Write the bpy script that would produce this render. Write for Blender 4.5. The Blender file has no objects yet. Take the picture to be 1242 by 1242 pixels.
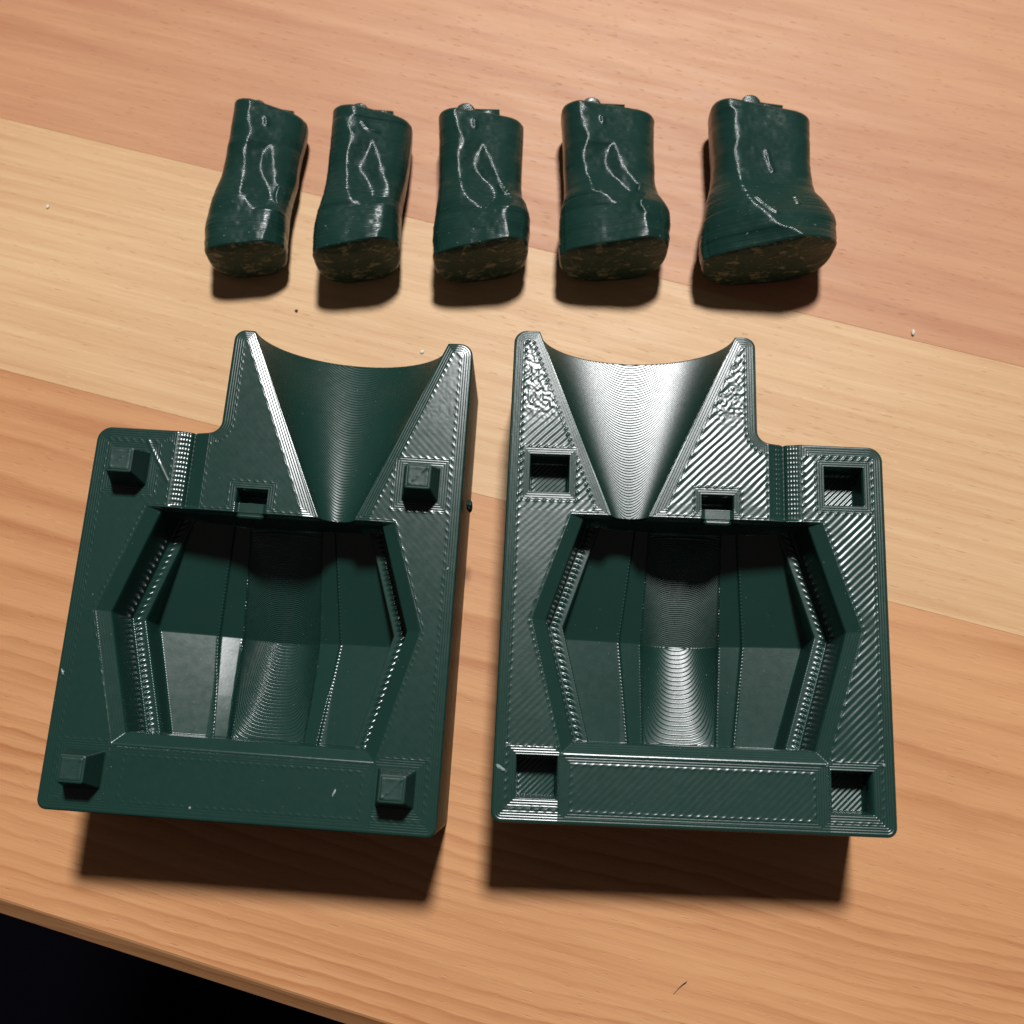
import bpy, math, random
import numpy as np
from mathutils import Matrix, Vector

random.seed(7)
rng = np.random.default_rng(7)
SC = bpy.context.scene
COL = SC.collection
S = 0.00018            # metres per drawing unit (the moulds are about 65 mm wide)
TOP = 140.0            # mould thickness in drawing units; the mould top lies at z = 0, the table at z = -TOP

def W(x, y, z=0.0):
    """drawing units -> metres, table surface at z = 0"""
    return (x * S, y * S, (z + TOP) * S)

# ------------------------------------------------------------------ camera
PITCH, ROLL, FOC = 0.230356, -0.043732, 1300.0
cam_d = bpy.data.cameras.new("camera")
cam = bpy.data.objects.new("camera", cam_d)
COL.objects.link(cam)
cam.matrix_world = Matrix.Translation(W(0, 0, 1000)) @ Matrix.Rotation(PITCH, 4, 'X') @ Matrix.Rotation(ROLL, 4, 'Z')
cam_d.sensor_width = 36.0
cam_d.lens = 36.0 * FOC / 1242.0
cam_d.clip_start = 0.01
cam_d.clip_end = 50.0
cam_d.dof.use_dof = True
cam_d.dof.focus_distance = 1040 * S
cam_d.dof.aperture_fstop = 24.0
SC.camera = cam

# ------------------------------------------------------------------ world, lamp, exposure
world = bpy.data.worlds.new("World")
SC.world = world
world.use_nodes = True
bg = world.node_tree.nodes["Background"]
bg.inputs[0].default_value = (1.0, 0.80, 0.75, 1)
bg.inputs[1].default_value = 0.052

lamp_d = bpy.data.lights.new("ceiling_lamp", 'AREA')
lamp_d.shape = 'DISK'
lamp_d.size = 0.36
lamp_d.energy = 106.0
lamp_d.color = (0.99, 0.99, 0.985)
lamp = bpy.data.objects.new("ceiling_lamp", lamp_d)
COL.objects.link(lamp)
lamp.location = W(1654, 8083, 14388)
lamp.rotation_euler = (Vector(W(50, 250, -TOP)) - lamp.location).to_track_quat('-Z', 'Y').to_euler()

SC.view_settings.view_transform = 'Standard'
SC.view_settings.look = 'None'
SC.view_settings.exposure = 0.0
SC.view_settings.gamma = 1.0

# ------------------------------------------------------------------ image ray helper (where a thing in the photograph stands)
def up(px, py, z=0.0):
    """photograph pixel (1242 px frame) -> drawing units on the plane z"""
    x = (np.asarray(px, float) - 621.0) / FOC
    y = -(np.asarray(py, float) - 621.0) / FOC
    cr, sr = math.cos(ROLL), math.sin(ROLL)
    X, Y = cr * x - sr * y, sr * x + cr * y
    dx, dy, dz = X, Y * math.cos(PITCH) + math.sin(PITCH), Y * math.sin(PITCH) - math.cos(PITCH)
    t = -(1000.0 - z) / dz
    return dx * t, dy * t

# ------------------------------------------------------------------ scene helpers
def empty(name, label, cat, loc=(0, 0, 0), rotz=0.0, group=None, kind=None):
    o = bpy.data.objects.new(name, None)
    o.empty_display_size = 0.01
    COL.objects.link(o)
    o.location = loc
    o.rotation_euler = (0, 0, rotz)
    tag(o, label, cat, group, kind)
    return o

def tag(o, label=None, cat=None, group=None, kind=None):
    if label: o["label"] = label
    if cat: o["category"] = cat
    if group: o["group"] = group
    if kind: o["kind"] = kind
    return o

def mesh_obj(name, verts, faces, mat, parent=None, smooth=True, attrs=None, loc=None, loops=None):
    me = bpy.data.meshes.new(name)
    verts = np.asarray(verts, np.float32)
    if isinstance(faces, np.ndarray):
        faces_list = None
        n = faces.shape[1]
        me.vertices.add(len(verts)); me.vertices.foreach_set("co", verts.ravel())
        me.loops.add(faces.size); me.loops.foreach_set("vertex_index", faces.ravel().astype(np.int32))
        me.polygons.add(len(faces))
        me.polygons.foreach_set("loop_start", np.arange(0, faces.size, n, dtype=np.int32))
    else:
        me.from_pydata(verts.tolist(), [], faces)
    me.update(calc_edges=True)
    me.polygons.foreach_set("use_smooth", np.full(len(me.polygons), smooth))
    for k, v in (attrs or {}).items():
        a = me.attributes.new(k, 'FLOAT', 'POINT')
        a.data.foreach_set("value", np.asarray(v, np.float32))
    me.validate()
    me.materials.append(mat)
    o = bpy.data.objects.new(name, me)
    COL.objects.link(o)
    if parent: o.parent = parent
    if loc is not None: o.location = loc
    return o

class NT:
    """small wrapper for writing node graphs"""
    def __init__(self, name):
        self.m = bpy.data.materials.new(name); self.m.use_nodes = True
        self.t = self.m.node_tree; self.b = self.t.nodes["Principled BSDF"]
    def n(self, kind, **kw):
        x = self.t.nodes.new(kind)
        for k, v in kw.items(): setattr(x, k, v)
        return x
    def set(self, sock, v):
        if hasattr(v, "is_linked") or hasattr(v, "links"): self.t.links.new(v, sock)
        else: sock.default_value = v
    def math(self, op, a, b=0.0, c=0.0, clamp=False):
        x = self.n("ShaderNodeMath", operation=op, use_clamp=clamp)
        for s, v in zip(x.inputs, (a, b, c)): self.set(s, v)
        return x.outputs[0]
    def attr(self, name):
        return self.n("ShaderNodeAttribute", attribute_name=name).outputs["Fac"]
    def coord(self, which="Object"):
        return self.n("ShaderNodeTexCoord").outputs[which]
    def mapping(self, v, scale=(1, 1, 1), loc=(0, 0, 0), rot=(0, 0, 0)):
        x = self.n("ShaderNodeMapping"); self.set(x.inputs[0], v)
        x.inputs["Scale"].default_value = scale; x.inputs["Location"].default_value = loc; x.inputs["Rotation"].default_value = rot
        return x.outputs[0]
    def noise(self, v, scale=1.0, detail=3.0, rough=0.5, dist=0.0):
        x = self.n("ShaderNodeTexNoise"); self.set(x.inputs["Vector"], v)
        x.inputs["Scale"].default_value = scale; x.inputs["Detail"].default_value = detail
        x.inputs["Roughness"].default_value = rough; x.inputs["Distortion"].default_value = dist
        return x.outputs["Fac"]
    def ramp(self, f, stops):
        x = self.n("ShaderNodeValToRGB"); self.set(x.inputs[0], f)
        cr = x.color_ramp
        while len(cr.elements) < len(stops): cr.elements.new(0.5)
        for e, (p, c) in zip(cr.elements, stops):
            e.position = p; e.color = (c, c, c, 1) if isinstance(c, (int, float)) else (*c, 1)
        return x.outputs[0]
    def mix(self, f, a, b, blend='MIX'):
        x = self.n("ShaderNodeMix", data_type='RGBA', blend_type=blend)
        self.set(x.inputs[0], f)
        for s, v in ((x.inputs[6], a), (x.inputs[7], b)):
            self.set(s, (*v, 1) if isinstance(v, tuple) and len(v) == 3 else v)
        return x.outputs[2]
    def bump(self, h, dist, strength=1.0, normal=None):
        x = self.n("ShaderNodeBump"); self.set(x.inputs["Height"], h)
        x.inputs["Distance"].default_value = dist; x.inputs["Strength"].default_value = strength
        if normal is not None: self.set(x.inputs["Normal"], normal)
        return x.outputs[0]
    def sep(self, v):
        x = self.n("ShaderNodeSeparateXYZ"); self.set(x.inputs[0], v); return x.outputs

# ------------------------------------------------------------------ materials
GREEN = (0.0085, 0.0370, 0.0280)

def green_plastic(name, rough, line_amp, fine_amp=0.5, wall=False):
    k = NT(name)
    co = k.coord()
    big = k.noise(k.mapping(co, (60, 60, 60)), 1.0, 4)
    col = k.mix(big, tuple(c * 0.86 for c in GREEN), tuple(c * 1.14 for c in GREEN))
    # tiny whitish crumbs and stringing marks
    sp = k.noise(k.mapping(co, (2600, 2600, 2600)), 1.0, 1)
    msk = k.math('GREATER_THAN', sp, 0.80)
    col = k.mix(k.math('MULTIPLY', msk, 0.6), col, (0.30, 0.36, 0.35))
    k.set(k.b.inputs["Base Color"], col)
    rn = k.noise(k.mapping(co, (700, 700, 700)), 1.0, 3)
    k.set(k.b.inputs["Roughness"], k.math('MULTIPLY_ADD', rn, 0.08, rough - 0.04))
    k.b.inputs["IOR"].default_value = 1.42 if wall else 1.62
    if wall:
        z = k.sep(co)[2]
        zz = k.math('MULTIPLY', z, 2 * math.pi / (1.15 * S))
        wob = k.noise(k.mapping(co, (40, 40, 3500)), 1.0, 2)
        h = k.math('ADD', k.math('MULTIPLY', k.math('SINE', zz), 0.5), k.math('MULTIPLY', wob, 1.2))
        k.set(k.b.inputs["Normal"], k.bump(h, 0.22 * S))
    else:
        ph = k.attr("line_phase")          # distance to the nearest edge, in extrusion widths
        mk = k.attr("line_mask")
        h = k.math('MULTIPLY', k.math('SINE', k.math('MULTIPLY', ph, 2 * math.pi)), mk)
        fine = k.noise(k.mapping(co, (1900, 1900, 1900)), 1.0, 3)
        h2 = k.math('MULTIPLY_ADD', fine, fine_amp, k.math('MULTIPLY', h, line_amp))
        nrm = k.bump(h2, 0.30 * S)
        # stacked layers: flat treads and rounded risers
        fr = k.math('FRACT', k.attr("layer_phase"))
        st = k.n("ShaderNodeMapRange", interpolation_type='SMOOTHSTEP')
        k.set(st.inputs[0], fr); st.inputs[1].default_value = 0.55; st.inputs[2].default_value = 1.0
        saw = k.math('MULTIPLY', k.math('SUBTRACT', st.outputs[0], fr), k.attr("layer_amount"))
        k.set(k.b.inputs["Normal"], k.bump(saw, 1.15 * S, 1.0, nrm))
    return k.m

def plug_plastic():
    k = NT("plug_green_plastic")
    co = k.coord()
    big = k.noise(k.mapping(co, (120, 120, 120)), 1.0, 3)
    col = k.mix(big, tuple(c * 0.80 for c in GREEN), tuple(c * 1.05 for c in GREEN))
    sp = k.noise(k.mapping(co, (1500, 2100, 1500)), 1.0, 1)
    gate = k.attr("scuff")
    msk = k.math('MULTIPLY', k.math('GREATER_THAN', sp, 0.765), k.math('MULTIPLY', gate, 0.7))
    col = k.mix(msk, col, (0.33, 0.36, 0.33))
    k.set(k.b.inputs["Base Color"], col)
    rn = k.noise(k.mapping(co, (500, 900, 500)), 1.0, 3)
    k.set(k.b.inputs["Roughness"], k.math('MULTIPLY_ADD', rn, 0.13, 0.17))
    y = k.sep(co)[1]
    s = k.math('SINE', k.math('MULTIPLY', y, 2 * math.pi / (1.15 * S)))
    wob = k.noise(k.mapping(co, (120, 5200, 120)), 1.0, 2)
    k.set(k.b.inputs["Normal"], k.bump(k.math('MULTIPLY_ADD', s, 0.30, wob), 0.16 * S))
    return k.m

def cut_plastic():
    k = NT("torn_green_plastic")
    co = k.coord()
    n1 = k.noise(k.mapping(co, (260, 260, 700)), 1.0, 5, 0.6)
    fl = k.ramp(k.noise(k.mapping(co, (420, 420, 780), (3, 1, 2)), 1.0, 5, 0.72, 0.8), [(0.55, 0.0), (0.62, 1.0)])
    base = k.mix(n1, (0.008, 0.034, 0.025), (0.016, 0.052, 0.038))
    k.set(k.b.inputs["Base Color"], k.mix(k.math('MULTIPLY', fl, 0.70), base, (0.30, 0.27, 0.19)))
    k.b.inputs["Roughness"].default_value = 0.5; k.b.inputs["IOR"].default_value = 1.33
    k.set(k.b.inputs["Normal"], k.bump(k.math('ADD', n1, k.math('MULTIPLY', fl, 0.25)), 0.8 * S))
    return k.m

def pine(name, light, dark, ring_a, ring_b, knee, warp, sharp, seed, ring_c, streak_c, streak_f):
    """pine board: growth rings running along local x (wide apart, then close), fibre streaks, pores, worn satin varnish"""
    k = NT(name)
    raw = k.coord()
    co = k.mapping(raw, (1, 1, 1), (seed * 1.37, seed * 0.11, seed))
    y = k.sep(raw)[1]
    w1 = k.noise(k.mapping(co, (6.0, 11.0, 1.0)), 1.0, 2.0, 0.4)
    w2 = k.noise(k.mapping(co, (22.0, 70.0, 1.0)), 1.0, 3.0, 0.5)
    w3 = k.noise(k.mapping(co, (160.0, 420.0, 1.0)), 1.0, 2.0, 0.5)
    yy = k.math('ADD', y, k.math('MULTIPLY', k.math('SUBTRACT', w1, 0.5), 0.030 * warp))
    yy = k.math('ADD', yy, k.math('MULTIPLY', k.math('SUBTRACT', w2, 0.5), 0.0065 * warp))
    yy = k.math('ADD', yy, k.math('MULTIPLY', k.math('SUBTRACT', w3, 0.5), 0.0009))
    ph = k.math('MULTIPLY', yy, ring_a)
    below = k.math('MAXIMUM', k.math('SUBTRACT', knee, yy), 0.0)
    ph = k.math('SUBTRACT', ph, k.math('MULTIPLY', below, ring_b))
    fr = k.math('FRACT', ph)
    ring = k.math('POWER', fr, sharp)
    edge = k.math('SUBTRACT', 1.0, k.math('MULTIPLY', k.math('SUBTRACT', fr, 0.86), 7.2), clamp=True)
    ring = k.math('MULTIPLY', ring, edge)
    idn = k.noise(k.mapping(co, (9.0, 60.0, 1.0), (9, 2, 4)), 1.0, 2.0)
    ring = k.math('MULTIPLY', ring, k.ramp(idn, [(0.30, 0.15), (0.66, 1.0)]))
    def centred(n, gain): return k.math('MULTIPLY', k.math('SUBTRACT', n, 0.5), gain)
    st1 = k.noise(k.mapping(co, (14.0, streak_f, 1.0), (5, 5, 1)), 1.0, 3.0, 0.62, 0.3)
    st2 = k.noise(k.mapping(co, (30.0, streak_f * 3.1, 1.0), (1, 8, 1)), 1.0, 3.0, 0.6)
    fib = k.noise(k.mapping(co, (90.0, 3600.0, 1.0)), 1.0, 3.0, 0.6)
    f = k.math('ADD', k.math('MULTIPLY', ring, ring_c), 0.22)
    f = k.math('ADD', f, centred(st1, 1.9 * streak_c))
    f = k.math('ADD', f, centred(st2, 1.1 * streak_c))
    f = k.math('ADD', f, centred(fib, 0.55))
    dr = k.noise(k.mapping(co, (9.0, 18.0, 1.0), (1, 7, 3)), 1.0, 2.0)
    f = k.math('ADD', f, centred(dr, 0.9), clamp=True)
    col = k.mix(f, light, dark)
    po = k.noise(k.mapping(co, (330.0, 3000.0, 1.0), (2, 2, 9)), 1.0, 1.0)
    pm = k.ramp(po, [(0.68, 0.0), (0.80, 1.0)])
    col = k.mix(k.math('MULTIPLY', pm, 0.16), col, tuple(c * 0.50 for c in dark))
    # pale rubbed fibres and faint scratches
    sc = k.noise(k.mapping(co, (420.0, 2400.0, 1.0), (4, 1, 3)), 1.0, 1.0)
    col = k.mix(k.math('MULTIPLY', k.ramp(sc, [(0.71, 0.0), (0.77, 1.0)]), 0.30), col, tuple(min(1, c * 1.25) for c in light))
    k.set(k.b.inputs["Base Color"], col)
    rr = k.noise(k.mapping(co, (60.0, 500.0, 1.0)), 1.0, 3.0)
    k.set(k.b.inputs["Roughness"], k.math('MULTIPLY_ADD', rr, 0.20, 0.40))
    k.b.inputs["IOR"].default_value = 1.40
    hh = k.math('ADD', k.math('MULTIPLY', fib, 0.8), k.math('ADD', k.math('MULTIPLY', f, -0.5), k.math('MULTIPLY', pm, -0.8)))
    k.set(k.b.inputs["Normal"], k.bump(hh, 0.00008, 0.7))
    return k.m

def plain(name, col, rough=0.6):
    k = NT(name)
    co = k.coord()
    n = k.noise(k.mapping(co, (900, 900, 900)), 1.0, 3)
    k.set(k.b.inputs["Base Color"], k.mix(n, tuple(c * 0.8 for c in col), tuple(min(1, c * 1.15) for c in col)))
    k.b.inputs["Roughness"].default_value = rough
    k.set(k.b.inputs["Normal"], k.bump(n, 0.00005))
    return k.m

M_TOPL = green_plastic("green_plastic_smooth_top", 0.235, 0.16, 0.07)
M_TOPR = green_plastic("green_plastic_ribbed_top", 0.285, 0.36, 0.14)
M_WALL = green_plastic("green_plastic_layered_wall", 0.46, 1.0, wall=True)
M_PLUG = plug_plastic()
M_CUT = cut_plastic()

# ------------------------------------------------------------------ the dark floor under the table
fl = plain("dark_floor_covering", (0.0028, 0.0028, 0.0045), 1.0)
fv = [(-3, -3, -0.72), (3, -3, -0.72), (3, 3, -0.72), (-3, 3, -0.72)]
fl.node_tree.nodes["Principled BSDF"].inputs["Specular IOR Level"].default_value = 0.0
tag(mesh_obj("floor", fv, [(0, 1, 2, 3)], fl, smooth=False), "dark floor far below the table edge", "floor", kind="structure")

# ------------------------------------------------------------------ the tabletop: three glued pine boards
ANG = math.atan(-0.3175)
tx, ty = up(0, 1089.5, -TOP)
table = empty("wooden_tabletop", "warm pine tabletop of three long boards under all the green pieces", "table", W(float(tx), float(ty), -TOP), ANG)
ca, sa = math.cos(-ANG), math.sin(-ANG)
def along(px, py):
    ax, ay = up(px, py, -TOP)
    dx, dy = ax - tx, ay - ty
    return ca * dx - sa * dy, sa * dx + ca * dy
sy1 = np.mean([along(0, 143)[1], along(1242, 445)[1]])
sy2 = np.mean([along(0, 448)[1], along(1242, 772)[1]])
def board(y0, y1, mat, round_front=False, seed=0):
    x0, x1, th = -900.0, 2300.0, 150.0
    prof = []
    g = 0.25                                    # softened arris at the glue lines
    if round_front:
        prof += [(y0 - 18.0, -th), (y0 - 18.0, -20.0), (y0 - 17.0, -17.0), (y0 - 2.0, -1.6), (y0 + 0.5, 0.0)]
    else:
        prof += [(y0, -th), (y0, -g), (y0 + g, 0)]
    prof += [(y1 - g, 0), (y1, -g), (y1, -th)]
    n = len(prof); v = []
    for x in (x0, x1):
        v += [(x * S, (py - (0.0185 * x if round_front and py < y0 + 1 else 0)) * S, pz * S) for py, pz in prof]
    f = [(i, i + n, (i + 1) % n + n, (i + 1) % n) for i in range(n)]
    f += [tuple(range(n)), tuple(range(2 * n - 1, n - 1, -1))]
    o = mesh_obj("plank", v, f, mat, table, smooth=False)
    return o
board(0.0, sy2 - 0.06, pine("pine_board_orange", (0.64, 0.325, 0.146), (0.41, 0.150, 0.052), 130.0, 210.0, 0.047, 0.8, 2.0, 3.1, 0.78, 0.36, 260.0), True)
board(sy2 + 0.06, sy1 - 0.06, pine("pine_board_pale", (0.70, 0.452, 0.238), (0.51, 0.256, 0.110), 330.0, 0.0, 0.0, 0.5, 1.5, 7.7, 0.28, 0.52, 420.0))
board(sy1 + 0.06, sy1 + 900.0, pine("pine_board_rose", (0.59, 0.298, 0.150), (0.385, 0.136, 0.058), 105.0, 0.0, 0.0, 1.1, 2.0, 12.9, 0.45, 0.40, 230.0))

# ------------------------------------------------------------------ 2-D distance helpers
def round_poly(pts, radii, seg=10):
    out = []
    n = len(pts)
    for i in range(n):
        p0, p, p1 = (np.array(pts[(i + k) % n], float) for k in (-1, 0, 1))
        r = radii[i]
        if r <= 0: out.append(p); continue
        a = (p0 - p) / np.linalg.norm(p0 - p); b = (p1 - p) / np.linalg.norm(p1 - p)
        half = math.acos(np.clip(a @ b, -1, 1)) / 2
        t = r / math.tan(half)
        c = p + (a + b) / np.linalg.norm(a + b) * r / math.sin(half)
        s, e = p + a * t - c, p + b * t - c
        a0, a1 = math.atan2(s[1], s[0]), math.atan2(e[1], e[0])
        d = (a1 - a0 + math.pi) % (2 * math.pi) - math.pi
        for k in range(seg + 1):
            an = a0 + d * k / seg
            out.append(c + r * np.array([math.cos(an), math.sin(an)]))
    return np.array(out)

def sdf(P, x, y, closest=False):
    """signed distance to a polygon, positive inside"""
    best = np.full(x.shape, 1e18); bx = np.zeros_like(x); by = np.zeros_like(x)
    ins = np.zeros(x.shape, bool)
    for i in range(len(P)):
        ax, ay = P[i]; cx, cy = P[(i + 1) % len(P)]
        ex, ey = cx - ax, cy - ay
        L2 = ex * ex + ey * ey
        if L2 < 1e-12: continue
        t = np.clip(((x - ax) * ex + (y - ay) * ey) / L2, 0, 1)
        qx, qy = ax + t * ex, ay + t * ey
        d = (x - qx) ** 2 + (y - qy) ** 2
        m = d < best
        best = np.where(m, d, best)
        if closest: bx = np.where(m, qx, bx); by = np.where(m, qy, by)
        if ey != 0:
            cr = ((ay > y) != (cy > y)) & (x < ex * (y - ay) / ey + ax)
            ins ^= cr
    d = np.sqrt(best) * np.where(ins, 1, -1)
    return (d, bx, by) if closest else d

def sm(e0, e1, x):
    t = np.clip((x - e0) / (e1 - e0), 0, 1); return t * t * (3 - 2 * t)

def vnoise(x, y, s, seed):
    """smooth value noise, 0..1"""
    r = np.random.default_rng(seed).random((128, 128))
    u, v = x / s + 37.3, y / s + 11.7
    i, j = np.floor(u).astype(int), np.floor(v).astype(int)
    f, g = u - i, v - j
    f, g = f * f * (3 - 2 * f), g * g * (3 - 2 * g)
    a = lambda p, q: r[(i + p) % 128, (j + q) % 128]
    return (a(0, 0) * (1 - f) + a(1, 0) * f) * (1 - g) + (a(0, 1) * (1 - f) + a(1, 1) * f) * g

# ------------------------------------------------------------------ the mould halves
WID, FAR = 364.0, 473.0
OUT = round_poly([(0, 0), (WID, 0), (WID, 363), (244, 364), (243, FAR), (4, FAR)], [9, 9, 14, 13, 11, 13])
HEX = [(72, 73), (294, 73), (325, 183), (291.5, 286), (78, 286), (44, 184)]
# outline of the chamfer that runs round the sides and the front of the cavity
HEXO = np.array([(64, 62), (301, 62), (338, 183), (304, 286), (66, 286), (30.5, 185)])
SQ = [(43, 326), (326, 323), (40, 41), (325, 38)]
HOLE = 18.7
LAYER = 1.15
THR_X0, THR_X1 = 121.5, 126.0
def thr_w(y): return 19.5 + (y - 292) * (95.0 - 19.5) / (468 - 292)
def thr_c(y): return THR_X0 + (y - 292) * (THR_X1 - THR_X0) / (468 - 292)
THRP = np.array([(102.0, 286), (141.5, 286), (thr_c(FAR) + thr_w(FAR), FAR + 3), (thr_c(FAR) - thr_w(FAR), FAR + 3)])
SLOT = (205.0, 303.0, 15.0, 7.0)

def half_plane(a, b, x, y):
    """distance inside the edge a->b of a counter-clockwise polygon"""
    ex, ey = b[0] - a[0], b[1] - a[1]; L = math.hypot(ex, ey)
    return (-(y - a[1]) * 0 + ((ex) * (y - a[1]) - (ey) * (x - a[0])) / L)

def floor_depth(x, y, near=0.06):
    vy = y - 176.0
    base = -94 + np.where(vy > 0, vy * 0.33, -vy * near)
    k = np.clip(np.abs(vy) / 100.0, 0, 1.2)
    ho = 63 - 10 * k          # half width of the stepped group
    hi = 40 - 3 * k
    ax = np.abs(x - 183)
    strip = np.clip((ho - ax) / (ho - hi), 0, 1)
    band = (0.55 + 0.45 * np.clip(np.abs(vy) / 60.0, 0, 1)) * sm(0.0, 0.08, strip) * (1 - sm(0.9, 1.0, strip))
    base = base + (0.07 * np.clip(-vy, 0, 100) * band if near > 0.05 else 0)
    base = base + 0.14 * np.clip(ax - 60, 0, 60)
    z = base - 2.5 * sm(ho, ho - 2.0, ax) - 5.5 * strip
    z = z - 2.0 * sm(hi, hi - 1.5, ax)
    inn = np.clip(1 - (ax / hi) ** 2.8, 0, 1)
    z = z - np.clip(27 - 0.25 * np.abs(vy), 1, 27) * inn
    return z, ax, ho, hi

def mould_height(x, y, amp, side):
    d_out = sdf(OUT, x, y)
    # --- cavity
    near = 0.0 if side == 'R' else 0.09
    fz, ax, ho, hi = floor_depth(x, y, near)
    e = 0.35
    fx = (floor_depth(x + e, y)[0] - floor_depth(x - e, y)[0]) / (2 * e)
    fy = (floor_depth(x, y + e)[0] - floor_depth(x, y - e)[0]) / (2 * e)
    lay_ph = fz / LAYER
    lay_am = np.where(ax < hi, (np.where(y < 176, 0.46, 1.2) if side == "R" else 0.9), 0.0)
    fz += 0.9 * np.exp(-((ax - ho) / 1.1) ** 2) * (0.55 + 0.45 * np.cos(2 * math.pi * y / 3.4))
    fz += 0.6 * np.exp(-((ax - hi) / 0.9) ** 2) * (0.55 + 0.45 * np.cos(2 * math.pi * y / 3.1))
    fz0 = fz.copy()
    hp = [half_plane(HEX[i], HEX[(i + 1) % 6], x, y) for i in range(6)]
    s_bot, s_top = hp[0], hp[3]
    s_side = np.minimum(np.minimum(hp[1], hp[2]), np.minimum(hp[4], hp[5]))
    ch = 6.5
    def wall(s, cw):
        return np.where(s < 0, -ch * np.clip((s + cw) / cw, 0, 1), -ch)
    z_side = wall(s_side, 12.5)
    z_side = z_side - (50 - ch) * np.clip(s_side / 4.0, 0, 1)
    ledge_bead = 1.3 * np.exp(-((s_side - 9.0) / 2.2) ** 2) * (0.5 + 0.5 * np.cos(2 * math.pi * (y + 0.4 * x) / 5.6))
    ledge_bead *= 0.6 + 0.8 * vnoise(x, y, 9, 5)
    z_side = z_side + ledge_bead * sm(4, 6, s_side) * (1 if side == 'R' else 0.85)
    z_side = z_side - 130 * np.clip((s_side - 17.0) / 6.0, 0, 1)
    z_bot = wall(s_bot, 10.5) - 140 * np.clip(s_bot / 4.0, 0, 1)
    z_top = -140 * np.clip(s_top / 2.8, 0, 1)
    z = np.maximum(np.maximum(fz, z_side), np.maximum(z_bot, z_top))
    top = z > -0.001
    # --- throat: half cone running out to the far end
    c, w = thr_c(y), np.maximum(thr_w(y), 1.0)
    u = (x - c) / w
    D = 15 + (y - 286) * (83.0 - 15) / (FAR - 286)
    arc = np.sqrt(np.clip(1 - u * u, 0, 1))
    tz = -D * arc
    slope = np.hypot(D / w * np.abs(u) / np.maximum(arc, 0.05), 0.36 * arc)
    tz = np.where((np.abs(u) < 1) & (y > 283.0), tz, 0)
    in_thr = tz < -0.001
    below = tz < z
    lay_ph = np.where(below, tz / LAYER, lay_ph)
    lay_am = np.where(below, 0.95 if side == 'R' else 0.35, lay_am)
    lay_am = np.where(z > -8.0, np.where(below & (tz < -1), lay_am, 0.0), lay_am)
    z = np.minimum(z, tz)
    # --- V groove beside the notch
    gx = np.abs(x - 270.0)
    gv = -5.0 * np.clip(1 - gx / 15.0, 0, 1) - 3.0 * np.exp(-(gx / 1.3) ** 2)
    gmask = (y > 286)
    gv = gv * sm(286, 290, y)
    g_bead = 0.8 * np.exp(-((x - 277) / 5.0) ** 2) * (0.5 + 0.5 * np.cos(2 * math.pi * y / 4.6)) * (0.5 + 0.5 * np.cos(2 * math.pi * x / 2.6))
    if side == 'R': g_bead = np.maximum(g_bead, 0.7 * np.exp(-((x - 263.5) / 4.0) ** 2) * (0.5 + 0.5 * np.cos(2 * math.pi * y / 4.9)) * (0.5 + 0.5 * np.cos(2 * math.pi * x / 2.6)))
    gv = gv + np.where(gmask & (gx < 14), g_bead * sm(288, 293, y), 0)
    z = np.minimum(z, np.where(gmask, gv, 0))
    # --- latch slot and the lip between it and the cavity
    sx, sy, sw, sh = SLOT
    dsl = np.maximum(np.abs(x - sx) - sw, np.abs(y - sy) - sh)
    z = np.minimum(z, -34 * np.clip(-dsl / 1.2, 0, 1))
    lip = (np.abs(x - sx) < 15.5) & (y > 281) & (y < 296.0)
    z = np.where(lip & (y > 286), np.minimum(z, -3.0 * sm(15.5, 12, np.abs(x - sx))), z)
    # --- sockets
    d_sq = np.full(x.shape, 1e9)
    for cx, cy in SQ:
        d_sq = np.minimum(d_sq, np.maximum(np.abs(x - cx), np.abs(y - cy)) - HOLE)
    hole_z = None
    if side == 'R':
        hf = 0.35 * np.cos(2 * math.pi * (x - y) / 5.4)
        z = np.minimum(z, (-31 + hf) * np.clip(-d_sq / 1.3, 0, 1))
    # --- printed surface: perimeter lines along every edge, diagonal infill between
    d_hex = -sdf(HEXO, x, y)
    d_thr = -sdf(THRP, x, y)
    d_slot = np.where(dsl > 0, dsl, 0)
    d_grv = np.where(gmask, gx - 15.0, np.hypot(np.maximum(gx - 15, 0), 286 - y))
    ds = [(d_out, 11.5), (np.maximum(d_hex, 0), 2.5), (np.maximum(d_sq, 0), 8.0), (np.maximum(d_thr, 0), 10.5), (d_slot, 7.5), (np.maximum(d_grv, 0), 2.0)]
    e_near = np.min([d for d, w_ in ds], axis=0)
    e_in = np.min([d - w_ for d, w_ in ds], axis=0)
    rect = np.minimum(np.minimum(x - 71.0, 291.0 - x), np.minimum(y - 11.5, 53.0 - y))
    e_in = np.where((y < 60) & (x > 60) & (x < 304), rect, e_in)
    e_near = np.where((y < 60) & (x > 60) & (x < 304), np.minimum(np.abs(rect), d_out), e_near)
    flat = np.abs(z) < 0.02
    # bottom rectangle between the two front sockets is one wide strip of infill
    inf = flat & (e_in > 0)
    reg = np.where(y < 66, 0.10, np.where(x > 296, 0.62, np.where(y > 300, 0.66, 0.32)))
    reg = np.where((x < 70) & (y < 290), 0.13, reg)
    if side == 'L': reg = np.where((x < 90) & (y > 290), 0.16, 0.05)
    dg = (x - y) / math.sqrt(2)
    jit = 1.3 * (vnoise(x, y, 14, 9) - 0.5)
    blob = vnoise(x, y, 2.4, 21)
    inz = 0.235 * reg * (0.45 + 0.9 * vnoise(x, y, 17, 13)) * np.cos(2 * math.pi * (dg + 0.55 * jit) / 5.4)
    tipm = sm(372, 400, y)
    inz = inz * (1 - 0.55 * tipm) + tipm * 0.7 * reg * (blob - 0.5)
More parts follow.
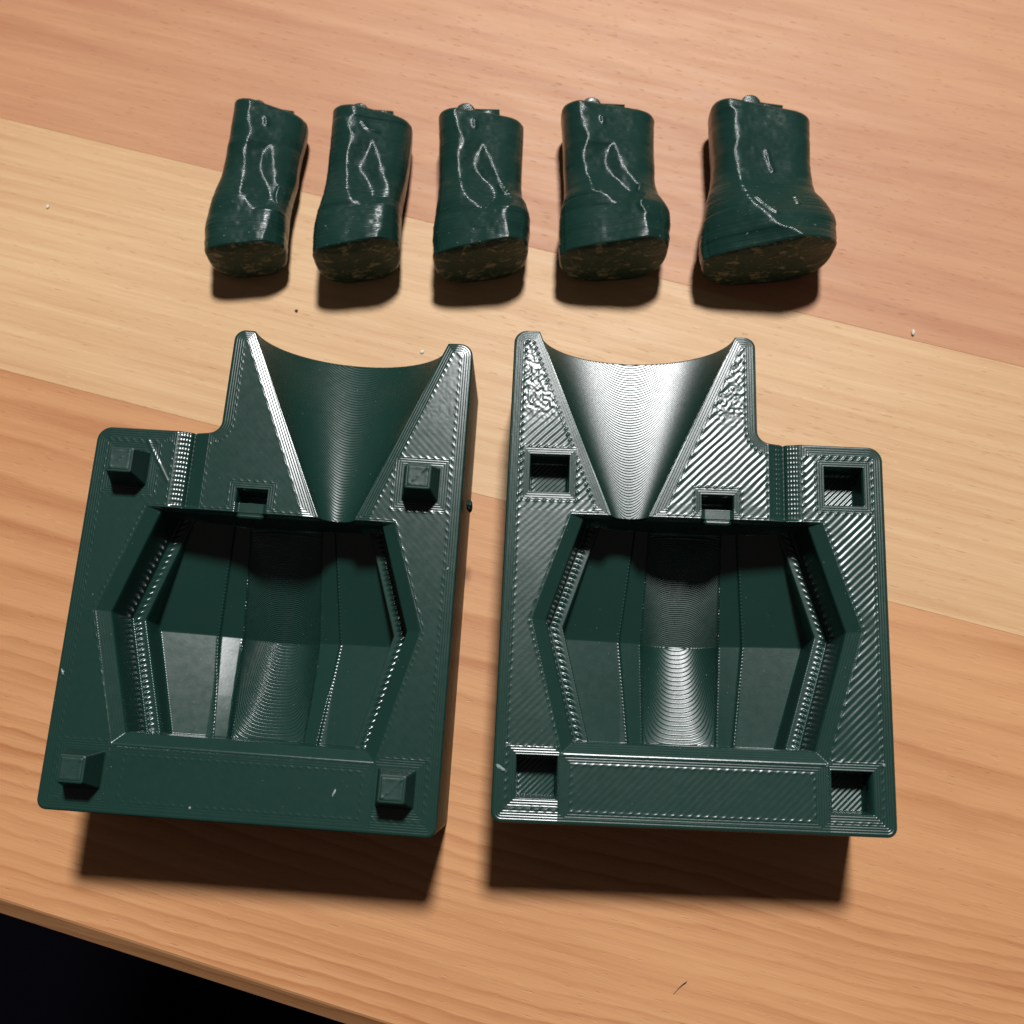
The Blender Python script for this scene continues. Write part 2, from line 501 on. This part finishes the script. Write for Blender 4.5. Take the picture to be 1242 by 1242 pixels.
    dz = np.where(inf, inz * np.clip(e_in / 1.0, 0, 1), 0)
    # turn-round beads at the edge of the infill
    bead = np.exp(-((e_in - 0.2) / 1.25) ** 2) * np.clip(np.cos(2 * math.pi * dg / 5.4 + 0.6), 0, 1) * (0.3 + 0.9 * vnoise(x, y, 11, 31))
    dz += np.where(flat, (0.75 if side == 'R' else 1.3) * bead * (amp if y is None else 1) * (0.35 + 0.9 * reg), 0)
    # gentle unevenness of the top skin and of the perimeter rings
    dz += np.where(flat, 0.16 * (vnoise(x, y, 26, 41) - 0.5), 0)
    dz *= amp
    vs = 0.115 if side == 'L' else 0.03
    dz -= np.where(flat & (y > 286), vs * np.clip(11.0 - d_thr, 0, 11), 0)
    if side == 'L':
        px, py, qx, qy = 313.0, 351.0, 289.0, 313.0
        L2 = (qx - px) ** 2 + (qy - py) ** 2
        t = np.clip(((x - px) * (qx - px) + (y - py) * (qy - py)) / L2, 0, 1)
        dd = np.hypot(x - px - t * (qx - px), y - py - t * (qy - py))
        dz += np.where(flat, 0.35 * np.exp(-(dd / 1.5) ** 2), 0)
    # rounded outer arris
    dz -= 1.6 * np.clip(1 - d_out / 1.6, 0, 1) ** 2
    z = z + dz
    # shader attributes
    cham = (s_side > -13) & (s_side < 1) & (z > -8) & ~in_thr
    mask = np.where(flat & (e_in < 0.6), 1.0, 0.0)
    mask = np.where((d_hex < 0) & (z > -7.5) & ~in_thr, 0.2, mask)
    mask = np.where((y < 60) & (x > 60) & (x < 304) & flat, mask * 0.6, mask)
    if side == 'R': mask = np.where((d_thr < 10.0) & (d_thr < d_out) & flat & (y > 290), 0.55, mask)
    phase = np.where(d_hex < 0, -d_hex, e_near) / 2.3
    floor_or_throat = (below & in_thr) | (np.abs(z - fz0) < 0.3)
    return z, phase, mask, lay_ph, np.where(floor_or_throat, lay_am, 0.0)

def make_mould(side, label, loc, rotz, mat, amp):
    sx = 1.0 if side == 'R' else -1.0
    root = empty("mould_half", label, "mould", loc, rotz, group="two halves of a green printed mould")
    st = 0.7
    gx = np.arange(-st, WID + 2 * st, st); gy = np.arange(-st, FAR + 2 * st, st)
    X, Y = np.meshgrid(gx, gy, indexing='ij')
    ny = len(gy)
    d, cx, cy = sdf(OUT, X, Y, True)
    ok = d > -0.45 * st
    cell = ok[:-1, :-1] & ok[1:, :-1] & ok[1:, 1:] & ok[:-1, 1:]
    I, J = np.nonzero(cell)
    a = I * ny + J
    F = np.stack([a, a + ny, a + ny + 1, a + 1], 1)
    # boundary edges
    E = np.concatenate([F[:, [0, 1]], F[:, [1, 2]], F[:, [2, 3]], F[:, [3, 0]]])
    key = np.sort(E, 1); kk = key[:, 0].astype(np.int64) * (len(gx) * ny) + key[:, 1]
    u, inv, cnt = np.unique(kk, return_inverse=True, return_counts=True)
    BE = E[cnt[inv] == 1]
    bv = np.unique(BE)
    Xf, Yf = X.ravel().copy(), Y.ravel().copy()
    Xf[bv] = cx.ravel()[bv]; Yf[bv] = cy.ravel()[bv]
    used = np.unique(F); remap = np.full(Xf.size, -1); remap[used] = np.arange(len(used))
    F = remap[F]; BE = remap[BE]; xs, ys = Xf[used], Yf[used]
    z, ph, mk, lp, la = mould_height(xs, ys, amp, side)
    V = np.stack([xs * sx, ys, z], 1) * S
    if sx < 0: F = F[:, ::-1]
    body = mesh_obj("body", V, F, mat, root, True, {"line_phase": ph, "line_mask": mk, "layer_phase": lp, "layer_amount": la})
    # outer walls: one band of quads per boundary edge, then the underside
    b = np.unique(BE); rm = np.full(len(xs), -1); rm[b] = np.arange(len(b)); nb = len(b)
    levels = [None, -3.0, -TOP + 1.2, -TOP]
    VV = []
    for li, lv in enumerate(levels):
        zz = z[b] - 0.0 if lv is None else np.minimum(np.full(nb, lv), z[b] - 0.05 * li)
        ins = 1.0
        xx, yy = xs[b], ys[b]
        if li == 3:
            xx = WID / 2 + (xx - WID / 2) * 0.997; yy = 200 + (yy - 200) * 0.997
        VV.append(np.stack([xx * sx, yy, zz], 1))
    WF = []
    e0, e1 = rm[BE[:, 0]], rm[BE[:, 1]]
    for li in range(3):
        q = np.stack([e1 + li * nb, e0 + li * nb, e0 + (li + 1) * nb, e1 + (li + 1) * nb], 1)
        WF.append(q if sx > 0 else q[:, ::-1])
    VV = np.concatenate(VV) * S
    wall = mesh_obj("side_wall", VV, np.concatenate(WF), M_WALL, root, True)
    P = OUT * np.array([sx, 1.0])
    if sx < 0: P = P[::-1]
    bot = [(p[0] * S, p[1] * S, -TOP * S + 0.00001) for p in P]
    mesh_obj("underside", bot, [tuple(range(len(bot)))[::-1]], M_WALL, root, False)
    return root

def frame_pt(root_loc, rot, sx, x, y, z):
    c, s = math.cos(rot), math.sin(rot)
    return Vector(((sx * x * c - y * s) * S, (sx * x * s + y * c) * S, z * S))

R_LOC, R_ROT = W(-31.518, -50.04, 0), math.radians(-4.661)
L_LOC, L_ROT = W(-81.07, -62.754, 0), math.radians(-6.564)
right_half = make_mould('R', "glossy ribbed green mould half with four empty square sockets in its corners", R_LOC, R_ROT, M_TOPR, 1.0)
left_half = make_mould('L', "smoother green mould half with four raised square pegs on its corners", L_LOC, L_ROT, M_TOPL, 0.38)

# alignment pegs on the left half: tapered square studs with printed tops
def peg_mesh():
    n, hgt = 15, 30.0
    prof = [(18.0, -0.6), (17.2, 0.6)] + [(17.0 - 5.0 * k / 9, 1.2 + (hgt - 1.5) * k / 9) for k in range(10)] + [(11.0, hgt)]
    V, F = [], []
    def ring(r, z, rc):
        P = round_poly([(-r, -r), (r, -r), (r, r), (-r, r)], [rc] * 4, 4)
        return [(p[0], p[1], z) for p in P]
    m = 20
    for r, z in prof: V += ring(r, z, 2.0)
    for k in range(len(prof) - 1):
        for i in range(m):
            F.append((k * m + i, k * m + (i + 1) % m, (k + 1) * m + (i + 1) % m, (k + 1) * m + i))
    F.append(tuple((len(prof) - 1) * m + i for i in range(m)))
    V = [(x * S, y * S, z * S) for x, y, z in V]
    return V, F
pv, pf = peg_mesh()
def crust_mesh(seed):
    """the uneven printed skin on a peg's top: diagonal strand and corner blobs"""
    g = np.linspace(-10.9, 10.9, 28)
    X, Y = np.meshgrid(g, g, indexing='ij')
    e = 10.9 - np.maximum(abs(X), abs(Y))
    h = 0.4 + 0.7 * np.exp(-((X - Y) / 1.6) ** 2) * (0.1 + 1.3 * vnoise(X + 50 * seed, Y, 3, 77)) + 0.9 * vnoise(X, Y + 31 * seed, 3.4, 78) * np.exp(-((e - 1.6) / 1.8) ** 2)
    h = h * sm(0, 3.0, e) - 0.05 - 0.6 * (1 - sm(0, 1.0, e))
    V = np.stack([X.ravel(), Y.ravel(), h.ravel()], 1) * S
    n = len(g); I, J = np.meshgrid(np.arange(n - 1), np.arange(n - 1), indexing='ij'); a = (I * n + J).ravel()
    return V, np.stack([a, a + n, a + n + 1, a + 1], 1)
for i, (cx, cy) in enumerate(SQ):
    peg = mesh_obj("alignment_peg", pv, pf, M_WALL, left_half, False)
    peg.location = (-cx * S, cy * S, 0)
    cv, cf = crust_mesh(i)
    cr = mesh_obj("peg_crust", cv, cf, M_WALL, peg, True)
    cr.location = (0, 0, 30.0 * S)

# latch lip with its small tongue, on both halves
for root, sx in ((right_half, 1), (left_half, -1)):
    P = round_poly([(192, 281.5), (219, 281.5), (219, 295.5), (206, 297.5), (192, 295.5)], [3, 3, 2, 3, 2], 4)
    n = len(P); V = []
    for z, ins in ((-16, 0), (-5.6, 0), (-4.4, 0.6), (-3.6, 2.2)):
        c = P.mean(0)
        V += [((c + (p - c) * (1 - ins / 12))[0] * sx * S, (c + (p - c) * (1 - ins / 12))[1] * S, z * S) for p in P]
    F = [(k * n + i, k * n + (i + 1) % n, (k + 1) * n + (i + 1) % n, (k + 1) * n + i) for k in range(3) for i in range(n)]
    F.append(tuple(3 * n + i for i in range(n)))
    if sx < 0: F = [f[::-1] for f in F]
    la_ = np.array(V)[:, 1] / S / 2.3
    mesh_obj("latch_lip", V, F, M_TOPR if sx > 0 else M_TOPL, root, False, {"line_phase": la_, "line_mask": np.ones(len(V))})

# little lump of stray plastic stuck to the left half's inner wall
def lump(name, r, seed, squash, mat, parent=None, seg=14):
    rg = np.random.default_rng(seed); V, F = [], []
    for i in range(seg + 1):
        th = math.pi * i / seg
        for j in range(seg):
            p = 2 * math.pi * j / seg
            k = 1 + 0.28 * math.sin(3 * th + seed) * math.cos(2 * p + seed) + 0.16 * rg.standard_normal() * (0 < i < seg)
            V.append((r * squash[0] * k * math.sin(th) * math.cos(p) * S, r * squash[1] * k * math.sin(th) * math.sin(p) * S, r * squash[2] * k * math.cos(th) * S))
    for i in range(seg):
        for j in range(seg):
            F.append((i * seg + j, (i + 1) * seg + j, (i + 1) * seg + (j + 1) % seg, i * seg + (j + 1) % seg))
    return mesh_obj(name, V, F, mat, parent, True)
lb = lump("plastic_lump", 4.2, 3, (0.8, 1.1, 1.3), M_WALL, left_half)
lb.location = (2.5 * S, 318 * S, -42 * S)

m_fleck = plain("pale_green_plastic_fleck", (0.22, 0.30, 0.27), 0.35)
def to_frame(px, py, loc, rot):
    x, y = up(px, py, 0.5)
    dx, dy = x - loc[0] / S, y - loc[1] / S
    c, sn = math.cos(-rot), math.sin(-rot)
    return float(c * dx - sn * dy), float(sn * dx + c * dy)
for i, (px, py, r, sq, rt, root, loc, rot) in enumerate([
        (76, 815, 2.2, (0.6, 1.5, 0.4), 0.5, left_half, L_LOC, L_ROT), (405, 962, 2.2, (0.5, 1.7, 0.4), -0.3, left_half, L_LOC, L_ROT),
        (230, 980, 1.3, (1, 0.8, 0.4), 0, left_half, L_LOC, L_ROT), (543, 690, 1.3, (1, 1, 0.5), 0, left_half, L_LOC, L_ROT),
        (607, 931, 3.0, (1.6, 0.6, 0.35), -0.6, right_half, R_LOC, R_ROT), (1072, 928, 1.5, (1, 1, 0.5), 0, right_half, R_LOC, R_ROT)]):
    fx, fy = to_frame(px, py, loc, rot)
    o = lump("plastic_fleck", r, 20 + i, sq, m_fleck, root, 8)
    o.location = (fx * S, fy * S, 0.4 * S); o.rotation_euler = (0, 0, rt)

# ------------------------------------------------------------------ the five plugs
def crop(pts, ox, oy, sc):
    return [(ox + a / sc, oy + b / sc) for a, b in pts]
PLUGS = [
 dict(L=[(288,123),(285,150),(282,175),(277,200),(272,223),(262,252),(254,279),(251,300),(250.5,313)],
      R=[(371,138),(370,158),(364,190),(359,222),(352,250),(348,280),(346,304)], h=74, nub=(311,119), tab=(356,134),
      ridges=[crop([(372,170),(374,195)],230,95,4.14), crop([(430,500),(420,560),(440,640)],230,95,4.14)]),
 dict(L=[(405,131),(404,160),(402,192),(398,222),(393,252),(386,272),(382,288),(380.7,317)],
      R=[(499,141),(498,170),(495,204),(491,230),(487,252),(486,285),(484.6,303)], h=88, nub=(435,123), tab=(477,134),
      ridges=[crop([(305,190),(330,215),(375,220)],365,95,4.14)]),
 dict(L=[(531.6,136),(533,165),(533,192),(532.5,222),(531,252),(525.5,283),(525.5,317)],
      R=[(635,141),(634,175),(633,204),(633,240),(639,256),(643,272),(640,303)], h=85, nub=(564,123), tab=(606,132),
      ridges=[crop([(290,175),(292,205)],505,95,4.14), crop([(415,500),(440,540),(470,500)],505,95,4.14)]),
 dict(L=[(680,126),(682,160),(683,192),(684,220),(684,242),(678,270),(678,312)],
      R=[(794,134),(793,175),(793,204),(795,233),(804,255),(812,271),(810,305)], h=88, nub=(717,116), tab=(758,126),
      ridges=[crop([(318,155),(322,175)],655,95,4.139), crop([(520,480),(500,530),(535,570),(500,640),(540,690)],655,95,4.139)]),
 dict(L=[(861,120),(862,170),(862.5,216),(855,252),(849,293),(852,317)],
      R=[(982,139),(981.5,175),(981,204),(987,240),(1000,258),(1009,272),(1012,305)], h=92, nub=(910,113), tab=(950,127),
      ridges=[crop([(455,320),(470,380),(485,415)],825,95,4.138), crop([(385,590),(430,640),(480,680)],825,95,4.138), crop([(590,570),(600,610)],825,95,4.138)]),
]
LABELS = [
 "narrowest green plug, lying at the left end of the row",
 "second narrowest green plug, between the narrowest and the middle plug",
 "middle sized green plug at the centre of the row of five",
 "wide green plug lying between the middle plug and the widest one",
 "widest green plug, with one long glossy crease, at the right end of the row",
]
CREASES = [
    (crop([(300, 130), (290, 200), (300, 250), (270, 330), (262, 400), (258, 560), (290, 620), (320, 655)],230,95,4.14), crop([(395, 290), (360, 330), (340, 390), (350, 440), (385, 520), (380, 600), (320, 655)],230,95,4.14), crop([(395, 290), (405, 350), (420, 470), (450, 520), (450, 600), (420, 660), (400, 720), (375, 800), (375, 880)],230,95,4.14)),
    (crop([(262, 160), (235, 180), (240, 240), (255, 270), (222, 370), (225, 470), (245, 580), (285, 630)],365,95,4.14), crop([(350, 265), (320, 340), (290, 410), (340, 500), (345, 590), (285, 630)],365,95,4.14), crop([(350, 265), (375, 340), (400, 430), (440, 500), (455, 560), (430, 640), (420, 720), (395, 800), (400, 860)],365,95,4.14)),
    (crop([(190, 150), (200, 210), (225, 280), (205, 380), (220, 480), (245, 580), (290, 620), (320, 650)],505,95,4.14), crop([(335, 285), (305, 340), (290, 400), (330, 460), (385, 520), (375, 610), (320, 650)],505,95,4.14), crop([(335, 285), (360, 350), (400, 440), (430, 490), (480, 560), (480, 620), (450, 680), (460, 740), (475, 830)],505,95,4.14)),
    (crop([(205, 115), (215, 200), (245, 265), (222, 330), (225, 400), (255, 500), (270, 550), (320, 570), (380, 625)],655,95,4.139), crop([(375, 280), (350, 310), (335, 370), (360, 430), (420, 490), (460, 560), (380, 625)],655,95,4.139), crop([(375, 280), (410, 360), (440, 430), (500, 500), (540, 550), (520, 620), (520, 700), (545, 790)],655,95,4.139)),
    (crop([(260, 100), (290, 130), (285, 200), (295, 270), (280, 330), (300, 430), (320, 530), (350, 620), (420, 690), (480, 750), (560, 780), (620, 820)],825,95,4.138), None, None),
]
def seg_dist(px, py, x, y):
    best = np.full(x.shape, 1e9)
    for i in range(len(px) - 1):
        ex, ey = px[i + 1] - px[i], py[i + 1] - py[i]
        t = np.clip(((x - px[i]) * ex + (y - py[i]) * ey) / (ex * ex + ey * ey + 1e-9), 0, 1)
        best = np.minimum(best, np.hypot(x - px[i] - t * ex, y - py[i] - t * ey))
    return best

def catmull(pts, n=6):
    P = np.array(pts, float); P = np.vstack([2 * P[0] - P[1], P, 2 * P[-1] - P[-2]]); out = []
    for i in range(1, len(P) - 2):
        for k in range(n):
            t = k / n
            out.append(0.5 * (2 * P[i] + (P[i + 1] - P[i - 1]) * t + (2 * P[i - 1] - 5 * P[i] + 4 * P[i + 1] - P[i + 2]) * t * t + (3 * P[i] - P[i - 1] - 3 * P[i + 1] + P[i + 2]) * t ** 3))
    out.append(P[-2]); return np.array(out)

def make_plug(d, label, idx):
    h = d['h']
    l = catmull(d['L']); r = catmull(d['R'])
    # height of the widest line: low at the narrow end, near the top at the torn wide end
    def zline(q): return -TOP + h * (0.44 + 0.10 * (1 - sm(0.0, 0.35, q)) + 0.14 * sm(0.55, 1.0, q))
    zl = zline(np.linspace(0, 1, len(l))); zr = zline(np.linspace(0, 1, len(r)))
    lx, ly = up(l[:, 0], l[:, 1], zl); rx, ry = up(r[:, 0], r[:, 1], zr)
    n = 240
    def resample(x, y):
        s = np.concatenate([[0], np.cumsum(np.hypot(np.diff(x), np.diff(y)))]); q = np.linspace(0, s[-1], n)
        return np.interp(q, s, x), np.interp(q, s, y)
    lx, ly = resample(lx, ly); rx, ry = resample(rx, ry)
    t = np.linspace(0, 1, n)
    pull = 0.10 * h * (1 - t) ** 2
    ly = ly - pull; ry = ry - pull * 0.7
    length = 0.5 * (ly[0] - ly[-1] + ry[0] - ry[-1])
    cx, cy = 0.5 * (lx + rx), 0.5 * (ly + ry)
    m = 280
    phi = np.linspace(0, 2 * math.pi, m, endpoint=False)
    H = h * (0.80 + 0.20 * sm(0.45, 0.85, t))
    # cap rounding at the narrow end
    dist = t * length
    capr = 5.5
    cap = np.sqrt(np.clip(1 - (1 - np.clip(dist / capr, 0, 1)) ** 2, 0, 1))
    half = 0.5 * np.hypot(rx - lx, ry - ly)
    shrink = np.clip((half - capr + capr * cap) / half, 0.02, 1)
    shrink = shrink - 1.6 / half * np.clip((dist - (length - 2.0)) / 2.0, 0, 1) ** 2
    T, PH = np.meshgrid(np.arange(n), phi, indexing='ij')
    nrow = np.interp(t, [0, 0.55, 0.8, 1], [4.6, 4.0, 3.5, 3.2])
    pd = np.linspace(0, 2 * math.pi, 1601)
    cd, sd_ = np.cos(pd), np.sin(pd)
    U = np.zeros((n, m)); Vv = np.zeros((n, m))
    for i in range(n):
        ud = np.sign(cd) * np.abs(cd) ** (2 / nrow[i])
        vd = np.sign(sd_) * np.abs(sd_) ** np.where(sd_ > 0, 2 / nrow[i], 2 / 2.4)
        arc = np.concatenate([[0], np.cumsum(np.hypot(np.diff(ud), np.diff(vd) * 0.6))])
        q = np.linspace(0, arc[-1], m, endpoint=False)
        U[i] = np.interp(q, arc, ud); Vv[i] = np.interp(q, arc, vd)
    cf = (0.525 + 0.045 * sm(0.55, 1.0, t))[:, None]
    Hs = (H * 0.5)[:, None]
    Ht, Hb = H[:, None] * (1 - cf), H[:, None] * cf
    Zc = -TOP + Hb
    lay = rng.standard_normal(n) * 0.16 + np.interp(np.arange(n), np.arange(0, n, 9), rng.standard_normal(len(np.arange(0, n, 9))) * 0.30)
    lay *= np.interp(t, [0, 0.4, 0.75, 1], [0.3, 0.4, 1.2, 1.1])
    k = shrink[:, None] * (1 + (lay / half)[:, None])
    X = cx[:, None] + U * k * (0.5 * (rx - lx))[:, None]
    Y = cy[:, None] + U * k * (0.5 * (ry - ly))[:, None]
    Zr = Vv * k * np.where(Vv > 0, Ht, Hb)
    # the upper side is folded: crest, valley and second crest wander along it and meet
    zt_ = -TOP + h * 0.93
    def along_y(pts, first):
        q = catmull(pts, 5); qx, qy = up(q[:, 0], q[:, 1], zt_)
        o = np.argsort(qy); return np.interp(Y, qy[o], qx[o])
    wob = 1.1 * (vnoise(X, Y, 4.5, 33 + idx) - 0.5) + 1.6 * (vnoise(X, Y, 10, 43 + idx) - 0.5)
    eps = 1.0 + 3.2 * vnoise(X, Y, 9, 53 + idx) ** 2
    def tent(c): return 90.0 * np.tanh(np.sqrt((X - c + wob) ** 2 + eps ** 2) / 90.0)
    A_, B_, C_ = CREASES[idx]
    fold = -tent(along_y(A_, True))
    if B_: fold = fold + tent(along_y(B_, False)) - tent(along_y(C_, False))
    off = X - cx[:, None]
    Zr = Zr + np.clip(Vv * 1.6, 0, 1) * (0.25 * fold + 3.0 - (0.059 - 0.000488 * X) * 80 * np.tanh(off / 80)) * shrink[:, None]
    Z = Zc + Zr
    Z = np.maximum(Z, -TOP + 0.05)
    # the wide end leans: its lower edge reaches further to the front
    lean = sm(0.8, 1.0, t)[:, None]
    Y = Y - lean * np.clip((Zc - Z) / Hb, 0, 1) * 8.0
    # muscle-like swelling and the fine raised seams that catch the light
    topw = np.clip(Vv * 1.5, 0, 1) * shrink[:, None]
    xs, ys = X, Y
    Z = Z + topw * (1.2 * (vnoise(xs, ys, 34, 50 + idx) - 0.5) + 0.35 * (vnoise(xs, ys, 11, 60 + idx) - 0.5))
    for ri, rg in enumerate(d['ridges']):
        q = catmull(rg, 5); qx, qy = up(q[:, 0], q[:, 1], -TOP + h * 0.95)
        sd = seg_dist(qx, qy, xs, ys)
        Z = Z + topw * 1.0 * (0.9 + 0.9 * vnoise(xs, ys, 8, 80 + idx)) * np.exp(-(sd / (1.9 + 0.9 * vnoise(xs, ys, 13, 85 + idx))) ** 2)
    V = np.stack([X.ravel(), Y.ravel(), Z.ravel()], 1)
    I, J = np.meshgrid(np.arange(n - 1), np.arange(m), indexing='ij')
    a = (I * m + J).ravel(); b = (I * m + (J + 1) % m).ravel()
    F = np.stack([a, b, b + m, a + m], 1)
    org = np.array([cx[n // 2], cy[n // 2], -TOP])
    root = empty("plug", label, "plug", W(*org), 0.0, group="green plugs in a row, narrow to wide")
    sc = np.repeat(np.interp(t, [0, 0.5, 0.75, 1.0], [0.0, 0.08, 0.55, 1.0]), m)
    # close the narrow end with a centre vertex ring
    body = mesh_obj("body", (V - org) * S, F, M_PLUG, root, True, {"scuff": sc})
    # narrow end cap (inside the tiny remaining ring)
    ring0 = (V[:m] - org) * S
    c0 = ring0.mean(0)
    mesh_obj("tip_face", np.vstack([ring0, c0]), [(m, (j + 1) % m, j) for j in range(m)], M_PLUG, root, True, {"scuff": np.zeros(m + 1)})
    # torn wide end: concentric rings with an uneven, slightly dished surface
    ring = V[-m:] ; c = ring.mean(0)
    rings, NF, q = [], [], 16
    for kk in range(q + 1):
        f = 1 - kk / q
        p = c + (ring - c) * f
        if 0 < kk:
            bump = 1.0 * (vnoise(p[:, 0] * 1.0 + 400, p[:, 2] * 2 + 100, 9, 90 + idx) - 0.5) + 0.5 * (vnoise(p[:, 0] + 400, p[:, 2] * 2 + 100, 3.5, 95 + idx) - 0.5)
            p = p + np.stack([0 * bump, bump * min(1, kk / 2) - 5.0 * (1 - f * f) ** 0.7, 0 * bump], 1)
        rings.append(p)
    for kk in range(q):
        for j in range(m):
            NF.append((kk * m + j, kk * m + (j + 1) % m, (kk + 1) * m + (j + 1) % m, (kk + 1) * m + j))
    mesh_obj("torn_end", (np.vstack(rings) - org) * S, NF, M_CUT, root, True)
    # lug at the narrow end: a round nub and a thin plate beside it
    zt = -TOP + H[0] * 0.84
    zp = -TOP + H[0] * 0.62
    nx, nyy = up(d['nub'][0], d['nub'][1] + 1, zt); nyy = nyy - 11.0
    px, py = up(d['tab'][0], d['tab'][1], zp)
    V2, F2 = [], []
    def ballcyl(cx_, cy_, r, z0, z1):
        base = len(V2); mm, lev = 20, [(1, z0), (1, z1 - 1.6), (0.93, z1 - 0.5), (0.8, z1), (0.02, z1 - 0.3)]
        for f, zz in lev:
            for j in range(mm):
                an = 2 * math.pi * j / mm
                V2.append((cx_ + r * f * math.cos(an), cy_ + r * f * math.sin(an), zz))
        for kk in range(len(lev) - 1):
            for j in range(mm):
                F2.append((base + kk * mm + j, base + kk * mm + (j + 1) % mm, base + (kk + 1) * mm + (j + 1) % mm, base + (kk + 1) * mm + j))
    ballcyl(float(nx), float(nyy), 11.0, -TOP + H[0] * 0.35, zt)
    # plate between nub and tab end
    dx, dy = float(rx[0] - lx[0]), float(ry[0] - ly[0]); L = math.hypot(dx, dy); ux, uy = dx / L, dy / L; ox, oy = -uy, ux
    L = (float(px) - float(nx)) / ux
    bx_, by_ = float(px) - ux * L, float(py) - uy * L
    base = len(V2)
    for zz in (-TOP + H[0] * 0.35, zp - 1.2, zp):
        ins = 0.0 if zz < zp - 0.5 else 0.9
        for a_, o_ in ((0, -14), (L - ins, -14), (L - ins, -ins), (0, -ins)):
            V2.append((bx_ + ux * a_ + ox * o_, by_ + uy * a_ + oy * o_, zz))
    for kk in range(2):
        for j in range(4):
            F2.append((base + kk * 4 + j, base + kk * 4 + (j + 1) % 4, base + kk * 4 + 4 + (j + 1) % 4, base + kk * 4 + 4 + j))
    F2.append((base + 8, base + 9, base + 10, base + 11))
    mesh_obj("end_lug", (np.array(V2) - org) * S, F2, M_PLUG, root, True, {"scuff": np.zeros(len(V2))})
    return root
for i, d in enumerate(PLUGS): make_plug(d, LABELS[i], i)

# ------------------------------------------------------------------ crumbs on the table
m_white = plain("white_plastic_crumb", (0.80, 0.76, 0.66), 0.5)
m_dark = plain("dark_speck", (0.10, 0.06, 0.03), 0.7)
def crumb(name, px, py, r, sq, mat, label, cat, seed, rot=0.0):
    o = lump(name, r, seed, sq, mat, seg=10)
    x, y = up(px, py, -TOP)
    o.location = W(float(x), float(y), -TOP + r * sq[2] * 0.9); o.rotation_euler = (0, 0, rot)
    return tag(o, label, cat)
crumb("plastic_crumb", 1107, 404, 2.6, (0.8, 1.2, 0.7), m_white, "white crumb on the rose board near the right edge of the table", "crumb", 1)
crumb("plastic_crumb", 512, 427, 2.0, (1, 1, 0.45), m_white, "tiny white crumb in front of the left mould's open throat", "crumb", 2)
crumb("plastic_crumb", 58, 251, 2.0, (1, 1, 0.45), m_white, "tiny white crumb at the far left, on the pale board", "crumb", 4)
crumb("dirt_speck", 359.5, 377, 1.7, (1, 0.9, 0.6), m_dark, "dark speck beside the narrowest plug's shadow", "speck", 5)
# the green shaving near the front edge: a bent sliver
x0, y0 = up(818, 1204, -TOP); x1, y1 = up(832.5, 1190, -TOP)
V, F = [], []
k = 10
for i in range(k + 1):
    t = i / k; x = x0 + (x1 - x0) * t; y = y0 + (y1 - y0) * t + 0.8 * math.sin(t * 3.1)
    zz = 1.2 + 1.6 * t * t; w = 2.4 * (0.5 + 0.5 * math.sin(math.pi * min(1, t + 0.12)))
    for a in range(6):
        an = 2 * math.pi * a / 6
        V.append(W(float(x + w * math.cos(an) * 0.7), float(y + w * math.cos(an) * 0.7), -TOP + max(0.05, zz + 1.0 * math.sin(an))))
for i in range(k):
    for a in range(6): F.append((i * 6 + a, i * 6 + (a + 1) % 6, i * 6 + 6 + (a + 1) % 6, i * 6 + 6 + a))
F += [tuple(range(6))[::-1], tuple(k * 6 + a for a in range(6))]
cxs = np.array(V).mean(0); cxs[2] = 0
sh = mesh_obj("plastic_shaving", np.array(V) - cxs, F, plain("green_shaving", (0.06, 0.09, 0.07), 0.3), None, True, loc=tuple(cxs))
tag(sh, "thin green plastic shaving lying near the front edge of the table", "shaving")
